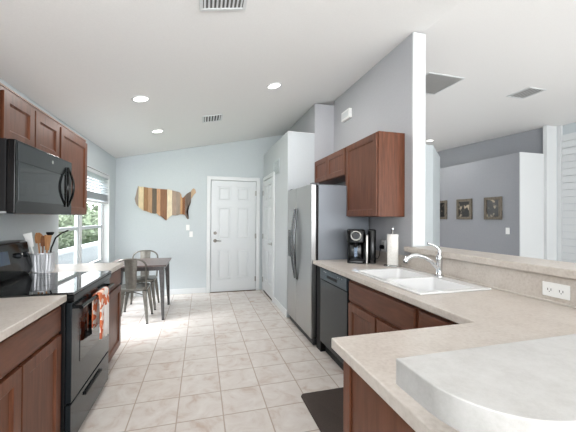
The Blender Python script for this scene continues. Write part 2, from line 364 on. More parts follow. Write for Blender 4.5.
bush((-5.9, 15.2, -.2), 1.2, 'green bush outside, left of the window mullion')
bush((-5.7, 18.4, -.2), 1.3, 'green bush outside, right of the window mullion')
bush((-5.2, 22.0, -.2), 1.35, 'green bush outside at the right end of the window, farthest away')
fence_m = M('rendered_wall_shaded', '#8E9598', .7)  # pale wall painted grey so it reads as standing in shade
fe = thing('garden_wall', 'pale low garden wall outside the window, in front of the bushes', 'wall', (-3.5, 13, -.2))
MB().box(-3.6, -3.45, 6, 20, -.2, .40).build('wall_body', fence_m, parent=fe, smooth=False)
MB().box(-3.66, -3.39, 6, 20, .40, .48).build('coping', M('coping_stone', '#A9AFB2', .7), parent=fe)
struct(MB().box(-4.3+.9, -1.6, 5.9, 20, -.199, -.12), 'ground_patio', M('patio_concrete', '#7C8285', .8), smooth=False)

# ------------------------------------------------------------------ cabinets
def shaker(ax, f0, sg, a0, a1, z0, z1, fr=.058):    # ax 'x': door plane at x=f0, outward sg; a along y.  ax 'y' likewise
    f = (lambda u, v, w_: (f0+sg*w_, u, v)) if ax == 'x' else (lambda u, v, w_: (u, f0+sg*w_, v))
    mb = MB(); t = .019
    mb.plate([a0, a0+fr, a1-fr, a1], [z0, z0+fr, z1-fr, z1], lambda i, j: not (i == 1 and j == 1), 0, t, f)
    # recessed centre panel with a sloped lip
    e, g = fr-.001, .012
    P = [(a0+e, z0+e), (a1-e, z0+e), (a1-e, z1-e), (a0+e, z1-e)]
    mb.hexa([f(u, v, .0) for u, v in P] + [f(u, v, .008) for u, v in P])
    rimo, rimi = P, [(a0+e+g, z0+e+g), (a1-e-g, z0+e+g), (a1-e-g, z1-e-g), (a0+e+g, z1-e-g)]
    for i in range(4):
        j = (i+1) % 4
        vs = [mb.V(f(*rimo[i], .016)), mb.V(f(*rimo[j], .016)), mb.V(f(*rimi[j], .0085)), mb.V(f(*rimi[i], .0085))]
        mb.face(vs)
    return mb
def slab(ax, f0, sg, a0, a1, z0, z1):
    f = (lambda u, v, w_: (f0+sg*w_, u, v)) if ax == 'x' else (lambda u, v, w_: (u, f0+sg*w_, v))
    mb = MB(); P = [(a0, z0), (a1, z0), (a1, z1), (a0, z1)]; e = .008; Q = [(a0+e, z0+e), (a1-e, z0+e), (a1-e, z1-e), (a0+e, z1-e)]
    mb.hexa([f(u, v, 0) for u, v in P] + [f(u, v, .012) for u, v in P])
    mb.hexa([f(u, v, .0121) for u, v in P] + [f(u, v, .019) for u, v in Q]); return mb

def upper_left(label, y0, y1, z0, z1, doors, grp='left wall cabinets'):
    fx = -1.091
    c = thing('wall_cabinet', label, 'cabinet', ((LW+fx)/2, (y0+y1)/2, z0), grp)
    MB().box(LW+.002, fx-.02, y0, y1, z0, z1).build('body', cherry, parent=c, bevel=.0015)
    for a, b in doors: shaker('x', fx-.019, 1, a, b, z0+.006, z1-.028).build('door', cherry, parent=c, bevel=.0015)
    return c
upper_left('cherry wall cabinet at the left edge, nearest of the row left of the microwave', 1.15, 2.098, 1.375, 2.108, [(1.16, 1.62), (1.63, 2.085)])
upper_left('short cherry wall cabinet with two doors above the microwave', 2.102, 2.852, 1.795, 2.108, [(2.125, 2.462), (2.478, 2.838)])
upper_left('tall cherry wall cabinet between the microwave and the window', 2.856, 3.47, 1.375, 2.108, [(2.87, 3.455)])
mb = MB(); mb.box(LW+.002, -1.106, 1.15, 3.472, 2.109, 2.118); o = tag(mb.build('cornice_strip', noise_mat('pale_edge', [(.3, '#A58A7C'), (.7, '#B79C8E')], (1, 8, 8), 4, 3, .5)), 'thin pale strip along the top of the left wall cabinets', 'moulding')

def base_left(label, y0, y1, drawers, doors):
    fx = -.748
    c = thing('base_cabinet', label, 'cabinet', ((LW+fx)/2, (y0+y1)/2, 0), 'left base cabinets')
    MB().box(LW+.002, fx-.02, y0, y1, .10, .873).build('body', cherry, parent=c, bevel=.0015)
    MB().box(LW+.002, fx-.09, y0+.001, y1-.001, .001, .0995).build('toe_kick', toe_m, parent=c)
    for a, b in drawers: slab('x', fx-.0195, 1, a, b, .715, .858).build('drawer_front', cherry_h, parent=c, bevel=.0015)
    for a, b in doors: shaker('x', fx-.0195, 1, a, b, .115, .70).build('door', cherry, parent=c, bevel=.0015)
    return c
base_left('cherry base cabinet with wide drawer left of the range, nearest at left edge', .98, 2.02, [(1.15, 1.998)], [(1.15, 1.605), (1.616, 1.998)])
base_left('cherry base cabinet between the black range and the dining table', 2.825, 3.338, [(2.84, 3.325)], [(2.84, 3.325)])
def ltop(label, y0, y1):
    o = MB().box(LW+.001, -.732, y0, y1, .875, .914).build('countertop', lam, bevel=.006, seg=3, origin=(0, 0, 0)); return tag(o, label, 'countertop', 'left countertops')
ltop('beige laminate countertop on the near side of the black range', .95, 2.024)
ltop('beige laminate countertop beyond the range, under the window end', 2.797, 3.345)

# ------------------------------------------------------------------ range
RY0, RY1 = 2.03, 2.791
rg = thing('range', 'black glass-top electric range with a towel on its oven door', 'range', (-1.06, 2.41, 0))
MB().box(LW+.015, -.745, RY0+.002, RY1-.002, .03, .905).build('body', blackm, parent=rg, bevel=.003)
MB().box(-1.34, -.70, RY0, RY1, .9055, .922).build('cooktop', [cooktop_m], parent=rg, bevel=.004)
ringm = M('burner_ring', '#3B3F44', .25)
for (x, y, r) in ((-.88, 2.22, .095), (-.88, 2.60, .115), (-1.13, 2.22, .075), (-1.13, 2.60, .085)):
    mb = MB(); n = 40
    R = [[(x+q*math.cos(2*math.pi*k/n), y+q*math.sin(2*math.pi*k/n), .9223) for k in range(n)] for q in (r, r-.004)]
    mb.rings(R, False); mb.build('burner', ringm, parent=rg, smooth=False)
bgp = MB(); bgp.prism([(-1.392, .923), (-1.262, .923), (-1.240, .975), (-1.275, 1.165), (-1.30, 1.18), (-1.392, 1.18)], RY0, RY1, lambda u, v, w_: (u, w_, v))
BG = bgp.build('backguard', blackg, parent=rg, bevel=.004)
# control panel on the slanted face
nrm = Vector((.19, 0, .035)).normalized()
def onbg(y, h, d=0): t = (h-.975)/.19; return (-1.240-.035*t+nrm.x*d, y, h+nrm.z*d)
for y in (2.10, 2.19, 2.63, 2.72):
    mb = MB(); a, b_ = Vector(onbg(y, 1.075, .0005)), Vector(onbg(y, 1.075, .022)); mb.tube([a, b_], [.022, .018], 20); mb.tube([b_, b_+nrm*.004], [.017, .004], 12)
    kb = mb.build('knob', M('knob_grey', '#2E3135', .25, .5), parent=rg); MB().tube([b_+nrm*.0042+Vector((0, 0, .002)), b_+nrm*.0045+Vector((0, 0, .015))], .0022, 6).build('pointer', plastic_w, parent=kb)
mb = MB(); mb.hexa([onbg(2.30, 1.03, .0005), onbg(2.52, 1.03, .0005), onbg(2.52, 1.12, .0005), onbg(2.30, 1.12, .0005), onbg(2.30, 1.03, .003), onbg(2.52, 1.03, .003), onbg(2.52, 1.12, .003), onbg(2.30, 1.12, .003)])
mb.build('display', M('display_glass', '#2C4058', .1), parent=rg)
mb = MB(); a, b_ = Vector(onbg(2.13, .985, .0005)), Vector(onbg(2.13, .985, .002)); mb.tube([a, b_], .012, 16); mb.build('badge', nickel, parent=rg)
# oven door: reflective slab, darker window, bar handle
MB().box(-.744, -.712, RY0+.006, RY1-.006, .285, .862).build('oven_door', slate, parent=rg, bevel=.004)
OD = [o for o in kids(rg) if o.name.startswith('oven_door')][0]
MB().box(-.7118, -.7095, RY0+.13, RY1-.13, .47, .735).build('oven_window', blackglass, parent=OD, bevel=.001)
mb = MB(); mb.tube([(-.680, RY0+.05, .82), (-.678, RY0+.2, .822), (-.677, 2.41, .823), (-.678, RY1-.2, .822), (-.680, RY1-.05, .82)], .012)
for y in (RY0+.07, RY1-.07): mb.cyl((-.7115, y, .82), (-.682, y, .82), .010)
mb.build('oven_handle', blackg, parent=OD)
MB().box(-.744, -.70, RY0+.002, RY1-.002, .868, .9045).build('front_trim', blackg, parent=rg, bevel=.004)
MB().box(-.744, -.714, RY0+.006, RY1-.006, .045, .272).build('storage_drawer', slate, parent=rg, bevel=.004)
MB().box(-.7138, -.703, RY0+.22, RY1-.22, .215, .235).build('drawer_pull', blackm, parent=rg, bevel=.003)
for y in (RY0+.05, RY1-.05):
    for x in (-1.33, -.79): MB().cyl((x, y, .0005), (x, y, .0295), .018).build('leg', blackm, parent=rg)

# towel over the oven handle
def towel_mat():
    m = M('towel_cloth', '#EDE6E0', .9); n, l, b = nodes(m)
    tc = n.new('ShaderNodeTexCoord'); mp = n.new('ShaderNodeMapping'); l.new(tc.outputs['Object'], mp.inputs[0]); sx = n.new('ShaderNodeSeparateXYZ'); l.new(tc.outputs['Object'], sx.inputs[0])
    vo = n.new('ShaderNodeTexVoronoi'); vo.inputs['Scale'].default_value = 26; l.new(mp.outputs[0], vo.inputs['Vector'])
    r = n.new('ShaderNodeValToRGB'); r.color_ramp.interpolation = 'CONSTANT'; e = r.color_ramp.elements; e.new(.4); e.new(.6)
    for el, (p, c) in zip(e, [(0, '#DD7A4E'), (.30, '#F0D6C6'), (.52, '#CF6A48'), (.70, '#F2EAE4')]): el.position = p; el.color = lin(c)
    l.new(vo.outputs['Color'], r.inputs[0])
    g = n.new('ShaderNodeMath'); g.operation = 'LESS_THAN'; g.inputs[1].default_value = -.015; l.new(sx.outputs['Y'], g.inputs[0])
    g2 = n.new('ShaderNodeMath'); g2.operation = 'GREATER_THAN'; g2.inputs[1].default_value = .27; l.new(sx.outputs['Z'], g2.inputs[0])
    mxm = n.new('ShaderNodeMath'); mxm.operation = 'MAXIMUM'; l.new(g.outputs[0], mxm.inputs[0]); l.new(g2.outputs[0], mxm.inputs[1])
    mx = n.new('ShaderNodeMix'); mx.data_type = 'RGBA'; mx.inputs['A'].default_value = lin('#EFE9E5'); l.new(mxm.outputs[0], mx.inputs['Factor']); l.new(r.outputs[0], mx.inputs['B']); l.new(mx.outputs['Result'], b.inputs['Base Color'])
    return m
mb = MB(); ny = 26; prof = []
ty0, ty1 = 2.33, 2.55
for zf in (0, .25, .5, .75, .92): prof.append((0, .53+.29*zf))
for k in range(7):
    a = math.pi*k/6; prof.append(('arc', a))
for zf in (.9, .6, .3, 0): prof.append((1, .60+.22*zf))
grid = []
for q in prof:
    row = []
    for j in range(ny+1):
        t = j/ny; y = ty0+(ty1-ty0)*t; wob = .007*math.sin(t*22)+.004*math.sin(t*9+1)
        if q[0] == 'arc': row.append((-.677+.0165*math.cos(q[1]), y, .823+.0165*math.sin(q[1])))
        elif q[0] == 0: f = min(1, (.823-q[1])/.1); row.append((-.6605+max(-.0, wob*f)+.002, y+.015*(t-.5)*-f, q[1]-.03*t*(f > .9)))
        else: f = min(1, (.823-q[1])/.1); row.append((-.6935-abs(wob)*f*.3, y, q[1]))
    grid.append(row)
V = [[mb.V(p) for p in r] for r in grid]
for a, b_ in zip(V, V[1:]):
    for j in range(ny): mb.face([a[j], a[j+1], b_[j+1], b_[j]])
tw = mb.build('dish_towel', towel_mat(), origin=(-.66, (ty0+ty1)/2, .46)); so = tw.modifiers.new('solid', 'SOLIDIFY'); so.thickness = .004; so.offset = 1
tag(tw, 'white dish towel with orange pattern hanging on the oven door handle', 'towel')

# ------------------------------------------------------------------ microwave
mw = thing('microwave', 'black over-the-range microwave with a curved handle under the short cabinet', 'microwave', (-1.2, 2.43, 1.372))
MY0, MY1, MX = 2.058, 2.835, -1.0
MB().box(LW+.002, MX-.045, MY0, MY1, 1.385, 1.79).build('body', blackm, parent=mw, bevel=.003)
MB().box(MX-.044, MX-.002, MY0+.001, MY1-.001, 1.372, 1.79).build('door', blackg, parent=mw, bevel=.006)
MD = [o for o in kids(mw) if o.name.startswith('door')][0]
dg = M('tinted_door_glass', '#3D4143', .06, .55, .8)
MB().box(MX-.0015, MX+.0005, MY0+.03, 2.70, 1.445, 1.665).build('door_window', dg, parent=MD, bevel=.001)
MB().box(MX-.0015, MX-.0003, MY0+.02, MY1-.02, 1.672, 1.775).build('top_panel', M('dark_grey_panel', '#25292B', .25), parent=MD)
# vertical lens-shaped handle: two bowed bars
mb = MB()
for sgn in (-1, 1):
    pts = []
    for k in range(17):
        t = k/16; bow = math.sin(math.pi*t); pts.append((MX+.008+.020*bow, 2.735+sgn*.052*bow, 1.435+.30*t))
    mb.tube(pts, [.006+.003*math.sin(math.pi*k/16) for k in range(17)], 10)
mb.build('handle', blackg, parent=MD)
MB().box(LW+.03, MX-.03, MY0+.03, MY1-.03, 1.377, 1.3845).build('underside_plate', M('underside_grille', '#C9CCCE', .35, .5), parent=mw)
MB().cyl((MX-.0003, 2.50, 1.735), (MX+.0015, 2.50, 1.735), .012).build('badge', nickel, parent=MD)

# ------------------------------------------------------------------ utensil crock
CX, CY = -1.215, 2.885
def crock_mat(): return M('galvanised_white', '#C9CBCF', .35, .35)
cr_o = thing('utensil_crock', 'pale ribbed metal crock of utensils beside the range backguard', 'crock', (CX, CY, .9145))
n = 96; ringsl = []
for (r, z, amp) in ((.072, 0, 0), (.072, .012, 0), (.074, .016, .0035), (.078, .14, .0035), (.079, .146, 0), (.082, .15, 0), (.082, .156, 0), (.077, .156, 0), (.073, .14, 0), (.068, .01, 0)):
    ringsl.append([(CX+(r+amp*math.cos(24*2*math.pi*k/n))*math.cos(2*math.pi*k/n), CY+(r+amp*math.cos(24*2*math.pi*k/n))*math.sin(2*math.pi*k/n), .9145+z) for k in range(n)])
mb = MB(); mb.rings(ringsl); mb.build('pail', crock_mat(), parent=cr_o)
def utensil(name, label, base, top, head_len, hw, ht, mat, mat2=None, spoon=False, slot=False):
    b0, t0 = Vector(base), Vector(top); d = (t0-b0).normalized(); mb = MB(); hs = t0-d*head_len
    side = d.cross(Vector((.6, .8, 0))).normalized() if abs(d.z) < .999 else Vector((.8, -.6, 0)); side = Vector((d.z, 0, -d.x)).normalized(); nn = side.cross(d)
    mb.tube([b0, b0+(hs-b0)*.5, hs, hs+d*.01], [.0055, .0055, .006, .005], 10)
    u = thing(name, label, 'utensil', base)
    mb.build('handle', mat, parent=u)
    h = MB(); rr = []
    N = 10
    for k in range(N+1):
        t = k/N; wv = hw*(math.sin(math.pi*min(1, .12+t*.83))**.55 if spoon else (.55+.45*t if t < .9 else 1-.0*t)); bend = (-.018*math.sin(math.pi*t) if spoon else .01*t)
        p = hs+d*head_len*t+nn*bend
        rr.append([tuple(p+side*wv+nn*ht*.5), tuple(p+side*wv*.5+nn*(ht+(.006 if not spoon else -.004))*.5), tuple(p-side*wv*.5+nn*(ht-(.004 if spoon else 0))*.5), tuple(p-side*wv+nn*ht*.5), tuple(p-side*wv-nn*ht*.5), tuple(p+side*wv-nn*ht*.5)])
    h.rings(rr); h.build('head', mat2 or mat, parent=u, bevel=.001); return u
wood1 = noise_mat('pale_wood', [(.3, '#9A6A43'), (.7, '#B98758')], (20, 20, 2), 4, 4, .55); wood2 = noise_mat('brown_wood', [(.3, '#6E4327'), (.7, '#8A5A38')], (20, 20, 2), 4, 4, .5)
zb = .932
utensil('spatula', 'white spatula leaning left in the crock', (CX-.02, CY-.035, zb), (CX-.080, CY-.045, 1.228), .11, .030, .006, plastic_w)
utensil('wooden_spoon', 'light wooden spoon standing in the crock beside the white spatula', (CX-.02, CY+.02, zb), (CX-.045, CY+.02, 1.228), .085, .030, .009, wood1, spoon=True)
utensil('wooden_spoon', 'dark brown wooden spoon in the middle of the crock', (CX+.006, CY-.012, zb), (CX+.004, CY-.012, 1.205), .085, .022, .009, wood2, spoon=True)
utensil('wooden_spatula', 'flat wooden spatula standing in the crock under the black ladle', (CX+.030, CY-.040, zb), (CX+.058, CY-.046, 1.212), .12, .024, .006, wood1)
lu = thing('ladle', 'black ladle with its long handle sticking out right of the crock', 'utensil', (CX, CY+.04, zb))
MB().tube([(CX+.02, CY+.042, zb), (CX+.04, CY+.042, 1.10), (CX+.075, CY+.03, 1.185), (CX+.12, CY+.02, 1.225), (CX+.17, CY+.01, 1.245)], .006).build('handle', blackm, parent=lu)
MB().lathe([(.004, -.022), (.018, -.018), (.026, -.006), (.028, .006), (.024, .006), (.016, -.008), (.003, -.014)], (CX+.03, CY+.045, 1.225), 18).build('bowl', blackm, parent=lu)

# ------------------------------------------------------------------ right side: refrigerator
FX, FY0, FY1 = 1.115, 3.045, 3.965
fr = thing('refrigerator', 'stainless side-by-side refrigerator between the pantry wall and dishwasher', 'refrigerator', (1.45, 3.5, 0))
MB().box(FX+.085, 1.80, FY0+.004, FY1-.004, .03, 1.715).build('body', grey_st, parent=fr, bevel=.004)
split = 3.57
for a, b in ((FY0+.001, split-.003), (split+.003, FY1-.001)):
    MB().box(FX, FX+.062, a, b, .085, 1.722).build('door', steel, parent=fr, bevel=.012, seg=4)
MB().box(FX+.063, FX+.084, FY0+.008, FY1-.008, .09, 1.712).build('door_gasket', blackm, parent=fr)
MB().box(FX+.03, FX+.0845, FY0+.01, FY1-.01, .012, .078).build('base_grille', M('dark_grille', '#2C2C2E', .5), parent=fr, bevel=.004)
for y0, sg in ((split-.045, -1), (split+.045, 1)):
    pts = []; N = 20
    for k in range(N+1):
        t = k/N; b = math.sin(math.pi*t); pts.append((FX-.006-.036*b, y0+sg*.022*(b-.2), .62+.85*t))
    MB().tube(pts, [.009+.006*math.sin(math.pi*k/N) for k in range(N+1)], 12).build('handle', M('dark_steel', '#6E7072', .25, 1), parent=fr)
MB().box(FX-.003, FX-.0005, 3.74, 3.92, .86, 1.20).build('dispenser', blackg, parent=fr, bevel=.001)
MB().box(FX-.0055, FX-.0032, 3.76, 3.90, 1.12, 1.18).build('dispenser_controls', M('dispenser_grey', '#4A4C50', .3), parent=fr)
for y in (FY0+.06, FY1-.06):
    for x in (FX+.12, 1.74): MB().cyl((x, y, .0005), (x, y, .0295), .022).build('roller', blackm, parent=fr)
    MB().box(FX+.02, FX+.1, y-.03, y+.03, 1.7225, 1.738).build('hinge_cover', M('hinge_grey', '#55575B', .4), parent=fr, bevel=.004)

# upper cabinets right
UX, UT = 1.525, 2.155
def upper_right(label, y0, y1, z0, z1, doors):
    c = thing('wall_cabinet', label, 'cabinet', (1.67, (y0+y1)/2, z0), 'right wall cabinets')
    MB().box(UX+.02, KW-.002, y0, y1, z0, z1).build('body', cherry, parent=c, bevel=.0015)
    for a, b in doors: shaker('x', UX+.0195, -1, a, b, z0+.006, z1-.012).build('door', cherry, parent=c, bevel=.0015)
upper_right('large cherry wall cabinet above the coffee maker, right of the refrigerator', 2.452, 3.085, 1.375, UT, [(2.462, 3.075)])
upper_right('short cherry wall cabinet with two doors above the refrigerator', 3.089, 4.045, 1.84, UT, [(3.10, 3.59), (3.60, 4.035)])

# dishwasher
DX, DY0, DY1 = 1.165, 2.305, 2.905
dw = thing('dishwasher', 'dark slate dishwasher between the refrigerator and the sink cabinet', 'dishwasher', (1.45, 2.6, 0))
MB().box(DX+.032, 1.78, DY0+.002, DY1-.002, .10, .868).build('body', blackm, parent=dw)
MB().box(DX, DX+.031, DY0+.004, DY1-.004, .12, .745).build('door', slate, parent=dw, bevel=.005)
MB().box(DX-.004, DX+.031, DY0+.004, DY1-.004, .75, .862).build('control_panel', M('dishwasher_panel', '#3C474F', .2, .5), parent=dw, bevel=.006)
CPn = [o for o in kids(dw) if o.name.startswith('control_panel')][0]
MB().box(DX-.0065, DX-.0045, 2.50, 2.72, .785, .812).build('pocket_handle', blackm, parent=CPn)
for y in (2.40, 2.44, 2.48, 2.75, 2.79): MB().cyl((DX-.0045, y, .835), (DX-.0062, y, .835), .006, n=10).build('button', nickel, parent=CPn)
MB().box(DX+.06, 1.78, DY0+.003, DY1-.003, .001, .0995).build('kick_plate', blackm, parent=dw)
# filler strip beside the refrigerator
tag(MB().box(DX+.01, 1.78, 2.912, 3.03, .001, .872).build('filler_panel', blackm, bevel=.001), 'narrow black filler panel between the dishwasher and refrigerator', 'panel')

# base cabinets right
def base_right(label, y0, y1, drawers, doors):
    fx = 1.165
    c = thing('base_cabinet', label, 'cabinet', (1.45, (y0+y1)/2, 0), 'right base cabinets')
    mb = MB(); mb.box(fx+.02, 1.78, y0, y0+.018, .10, .872); mb.box(fx+.02, 1.78, y1-.018, y1, .10, .872); mb.box(fx+.02, 1.78, y0+.018, y1-.018, .10, .118); mb.box(fx+.02, fx+.04, y0+.018, y1-.018, .118, .872)
    mb.build('body', cherry, parent=c)
    MB().box(fx+.09, 1.78, y0+.001, y1-.001, .001, .0995).build('toe_kick', toe_m, parent=c)
    for a, b in drawers: slab('x', fx+.0195, -1, a, b, .685, .845).build('drawer_front', cherry_h, parent=c, bevel=.0015)
    for a, b in doors: shaker('x', fx+.0195, -1, a, b, .115, .665).build('door', cherry, parent=c, bevel=.0015)
base_right('cherry sink base cabinet right of the dishwasher', 1.462, 2.30, [(1.478, 2.288)], [(1.478, 1.868), (1.888, 2.288)])
base_right('cherry base cabinet in the corner where sink counter meets peninsula', 1.02, 1.46, [(1.04, 1.448)], [(1.04, 1.448)])
# peninsula cabinet: back faces the floor aisle
pc = thing('peninsula_cabinet', 'cherry end cabinet under the peninsula, dark mat beside it', 'cabinet', (.8, .75, 0))
MB().box(.5, 1.16, .46, 1.0, .10, .872).build('body', cherry, parent=pc, bevel=.002)
MB().box(.52, 1.16, .48, .93, .001, .0995).build('toe_kick', toe_m, parent=pc)
MB().box(.492, .4995, .955, 1.003, .10, .872).build('corner_stile', cherry, parent=pc, bevel=.002)
shaker('y', 1.0005, 1, .53, 1.12, .115, .665).build('door', cherry, parent=pc, bevel=.0015)
slab('y', 1.0005, 1, .53, 1.12, .685, .845).build('drawer_front', cherry_h, parent=pc, bevel=.0015)
struct(MB().box(.50, 1.82, .335, .455, 0, 1.0585), 'wall_peninsula', wall_m, smooth=False)

# L-shaped counter with sink cut-out
SX0, SX1, SY0, SY1 = 1.235, 1.715, 1.52, 2.30
xs = [.465, .495, 1.135, SX0, SX1, 1.80]; ys = [.46, .49, 1.05, SY0, SY1, 3.035]
def solid(i, j):
    if j >= 2 and i < 2: return False
    if i == 3 and j == 3: return False
    if i == 0 and j == 0: return False
    return True
mb = MB(); mb.plate(xs, ys, solid, .875, .914, XY)
n_ = 6; arc = [(.495+.03*math.cos(math.pi+math.pi/2*k/n_), .49+.03*math.sin(math.pi+math.pi/2*k/n_)) for k in range(n_+1)]
mb.prism([(.495, .49)]+arc, .8751, .9139, XY)
ct = mb.build('countertop', lam, bevel=.005, seg=3, origin=(0, 0, 0)); tag(ct, 'large L-shaped beige laminate countertop holding the white sink and forming the peninsula', 'countertop')
# backsplash
mb = MB(); mb.box(1.801, KW-.001, .46, 2.334, .915, 1.0585); mb.box(1.801, KW-.001, 2.3345, 3.035, .915, 1.015)
o = mb.build('backsplash', lam, origin=(0, 0, 0)); tag(o, 'beige laminate backsplash behind the sink and under the ledge', 'backsplash')
tag(MB().box(1.79, 1.8005, .47, 3.03, .9145, .925).build('caulk_strip', M('pale_strip', '#CFC8C0', .4), bevel=.002), 'thin pale trim strip where countertop meets backsplash', 'moulding')
# bar ledge + raised bar
mb = MB(); mb.plate([1.775, KW-.003, KW+WT+.003, 2.09], [.475, 2.333, 2.40], lambda i, j: not (i == 1 and j == 1), 1.06, 1.105, XY)
o = mb.build('bar_ledge', lam, bevel=.006, seg=3, origin=(0, 0, 0)); tag(o, 'narrow beige laminate ledge on the half wall behind the sink', 'ledge')
x0, x1, y0, y1, r = .334, 2.09, .20, .474, .13
arc = [(x0+r+r*math.cos(math.pi+math.pi/2*k/12), y0+.055+r*math.sin(math.pi+math.pi/2*k/12)+r-.055-.0) for k in range(13)]
arc = [(x0+r*1.0+r*math.cos(math.pi+math.pi/2*k/16), .265+r+r*math.sin(math.pi+math.pi/2*k/16)) for k in range(17)]
mb = MB(); mb.prism([(x0, y1)]+arc+[(x1, .265), (x1, y1)], 1.06, 1.107, XY)
o = mb.build('raised_bar_top', noise_mat('laminate_toned', [(.25, '#9E9B97'), (.5, '#B0AEAB'), (.75, '#BDBBB9')], (1, 1, 1), 22, 12, .3, rough2=.8), bevel=.003, origin=(0, 0, 0)); tag(o, 'raised breakfast bar top with a rounded corner in the foreground', 'bar top')  # same laminate as the counter, sheen and brightness toned into the colour

# ------------------------------------------------------------------ sink + faucet
sk = thing('kitchen_sink', 'white double-bowl drop-in sink in the beige countertop', 'sink', (1.475, 1.91, .9145))
mb = MB(); X = [1.212, 1.255, 1.275, 1.635, 1.655, 1.742]; Y = [1.492, 1.535, 1.888, 1.930, 2.283, 2.326]
mb.plate([X[0], X[1], X[4]-.01, X[5]], Y, lambda i, j: not (i == 1 and j in (1, 3)), .9145, .926, XY); mb.build('rim', ceram, parent=sk, bevel=.005, seg=3)
for a, b in ((Y[1], Y[2]), (Y[3], Y[4])):
    mb = MB(); xa, xb = X[1], X[4]-.01; R = []
    def rr(xa, xb, a, b, z, rad, n=6):
        P = []
        for cx, cy, st in ((xb-rad, b-rad, 0), (xa+rad, b-rad, 90), (xa+rad, a+rad, 180), (xb-rad, a+rad, 270)):
            for k in range(n+1): t = math.radians(st+90*k/n); P.append((cx+rad*math.cos(t), cy+rad*math.sin(t), z))
        return P
    prof = ((0, .925, .012), (.0005, .918, .03), (.010, .85, .045), (.02, .77, .06), (.05, .748, .06), (.12, .745, .05))
    mb.rings([rr(xa+e, xb-e, a+e, b-e, z, rad) for e, z, rad in prof], cap=False)
    last = [mb.V(p) for p in rr(xa+.12, xb-.12, a+.12, b-.12, .745, .05)]; mb.face(last)
    bmesh.ops.remove_doubles(mb.bm, verts=mb.bm.verts[:], dist=.0001)
    bowl = mb.build('bowl', ceram, parent=sk)
    MB().lathe([(.04, 0), (.04, .003), (.03, .003), (.026, .001)], ((xa+xb)/2, (a+b)/2, .7455), 20).build('drain', chrome, parent=bowl)
fc = thing('faucet', 'chrome pull-out faucet at the back of the sink', 'faucet', (1.705, 1.91, .9265))
fx, fy = 1.728, 1.915
MB().lathe([(.034, 0), (.034, .006), (.026, .012), (.023, .02), (.022, .09), (.024, .12), (.0235, .145), (.018, .158), (.006, .163)], (fx, fy, .9265), 24).build('body', chrome, parent=fc)
MB().tube([(fx-.015, fy-.0, .985), (fx-.06, fy+.01, 1.035), (fx-.115, fy+.02, 1.068), (fx-.17, fy+.03, 1.082), (fx-.215, fy+.04, 1.078), (fx-.25, fy+.045, 1.06), (fx-.262, fy+.047, 1.035)], [.015, .0145, .014, .015, .018, .020, .018], 14).build('spout', chrome, parent=fc)
MB().cyl((fx-.262, fy+.047, 1.0345), (fx-.264, fy+.047, 1.028), .015).build('spray_face', blackm, parent=fc)
MB().tube([(fx+.0, fy, 1.085), (fx+.005, fy, 1.115), (fx-.008, fy+.01, 1.14), (fx-.035, fy+.02, 1.158), (fx-.075, fy+.035, 1.17)], [.014, .012, .010, .009, .010], 12).build('lever', chrome, parent=fc)

# ------------------------------------------------------------------ things on right counter
KR = math.radians(-27); kz = .9145
km = local('coffee_maker', 'black single-serve coffee maker with silver ring on the counter', 'coffee maker', (1.565, 2.80, kz), rz=KR)
def rbox(mb, xa, xb, ya, yb, z0, z1, rad, n=6):
    def R(z, e=0):
        P = []
        for cx, cy, st in ((xb-rad, yb-rad, 0), (xa+rad, yb-rad, 90), (xa+rad, ya+rad, 180), (xb-rad, ya+rad, 270)):
            for k in range(n+1): t = math.radians(st+90*k/n); P.append((cx+(rad-e)*math.cos(t), cy+(rad-e)*math.sin(t), z))
        return P
    mb.rings([R(z0, .004), R(z0+.004), R(z1-.012), R(z1-.004, .004), R(z1, .012)]); return mb
rbox(MB(), -.138, .032, -.13, .13, 0, .035, .03).build('base', blackg, parent=km)
rbox(MB(), -.133, .027, .0, .13, .036, .20, .03).build('column', blackg, parent=km)
rbox(MB(), -.142, .035, -.12, .135, .201, .333, .04).build('brew_head', blackg, parent=km)
mb = MB(); n = 30
mb.tube([(-.054+.046*math.cos(2*math.pi*k/n), -.126, .272+.042*math.sin(2*math.pi*k/n)) for k in range(n)], .0075, 10, closed=True)
mb.build('silver_ring', nickel, parent=km)
MB().cyl((-.054, -.1205, .272), (-.054, -.128, .272), .031).build('lid_badge', M('dark_badge', '#26282B', .2), parent=km)
MB().lathe([(.018, 0), (.02, -.03), (.012, -.05)], (-.054, -.06, .2005), 16).build('spout', blackm, parent=km)
MB().box(-.11, .005, -.12, -.005, .0355, .041).build('drip_tray', blackm, parent=km)
MB().box(-.068, -.035, -.0035, -.0005, .05, .195).build('column_highlight', M('highlight_blue', '#7E8CA0', .25, .8), parent=km)  # thin strip painted as a vertical highlight on the black column
rbox(MB(), .040, .064, -.135, .12, 0, .285, .008).build('silver_side', nickel, parent=km)
rbox(MB(), .068, .142, -.10, .13, 0, .335, .030).build('water_tank', blackg, parent=km)
pc_ = MB(); Mi = Matrix.Rotation(-KR, 3, 'Z'); wp = [(1.74, 2.84, .935), (1.765, 2.81, .94), (1.775, 2.79, .98), (1.775, 2.785, 1.03), (1.79, 2.785, 1.06)]
pc_.tube([tuple(Mi @ (Vector(p)-Vector((1.565, 2.80, kz)))) for p in wp], .0035, 8); pc_.build('power_cord', blackm, parent=km)
pl = MB(); rbox(pl, 1.785, 1.812, 2.76, 2.815, 1.045, 1.085, .006)
for v in pl.bm.verts: v.co = Mi @ (v.co-Vector((1.565, 2.80, kz)))
pl.build('plug', blackm, parent=km)
o = thing('wall_outlet', 'wall outlet behind the coffee maker cord', 'outlet', (KW, 2.79, 1.02))
MB().box(KW-.0075, KW-.0005, 2.755, 2.825, 1.02, 1.135).build('cover_plate', plastic_w, parent=o, bevel=.002)
MB().box(KW-.0105, KW-.0078, 2.773, 2.807, 1.04, 1.115).build('socket', M('socket_grey', '#D0D0CE', .5), parent=o)

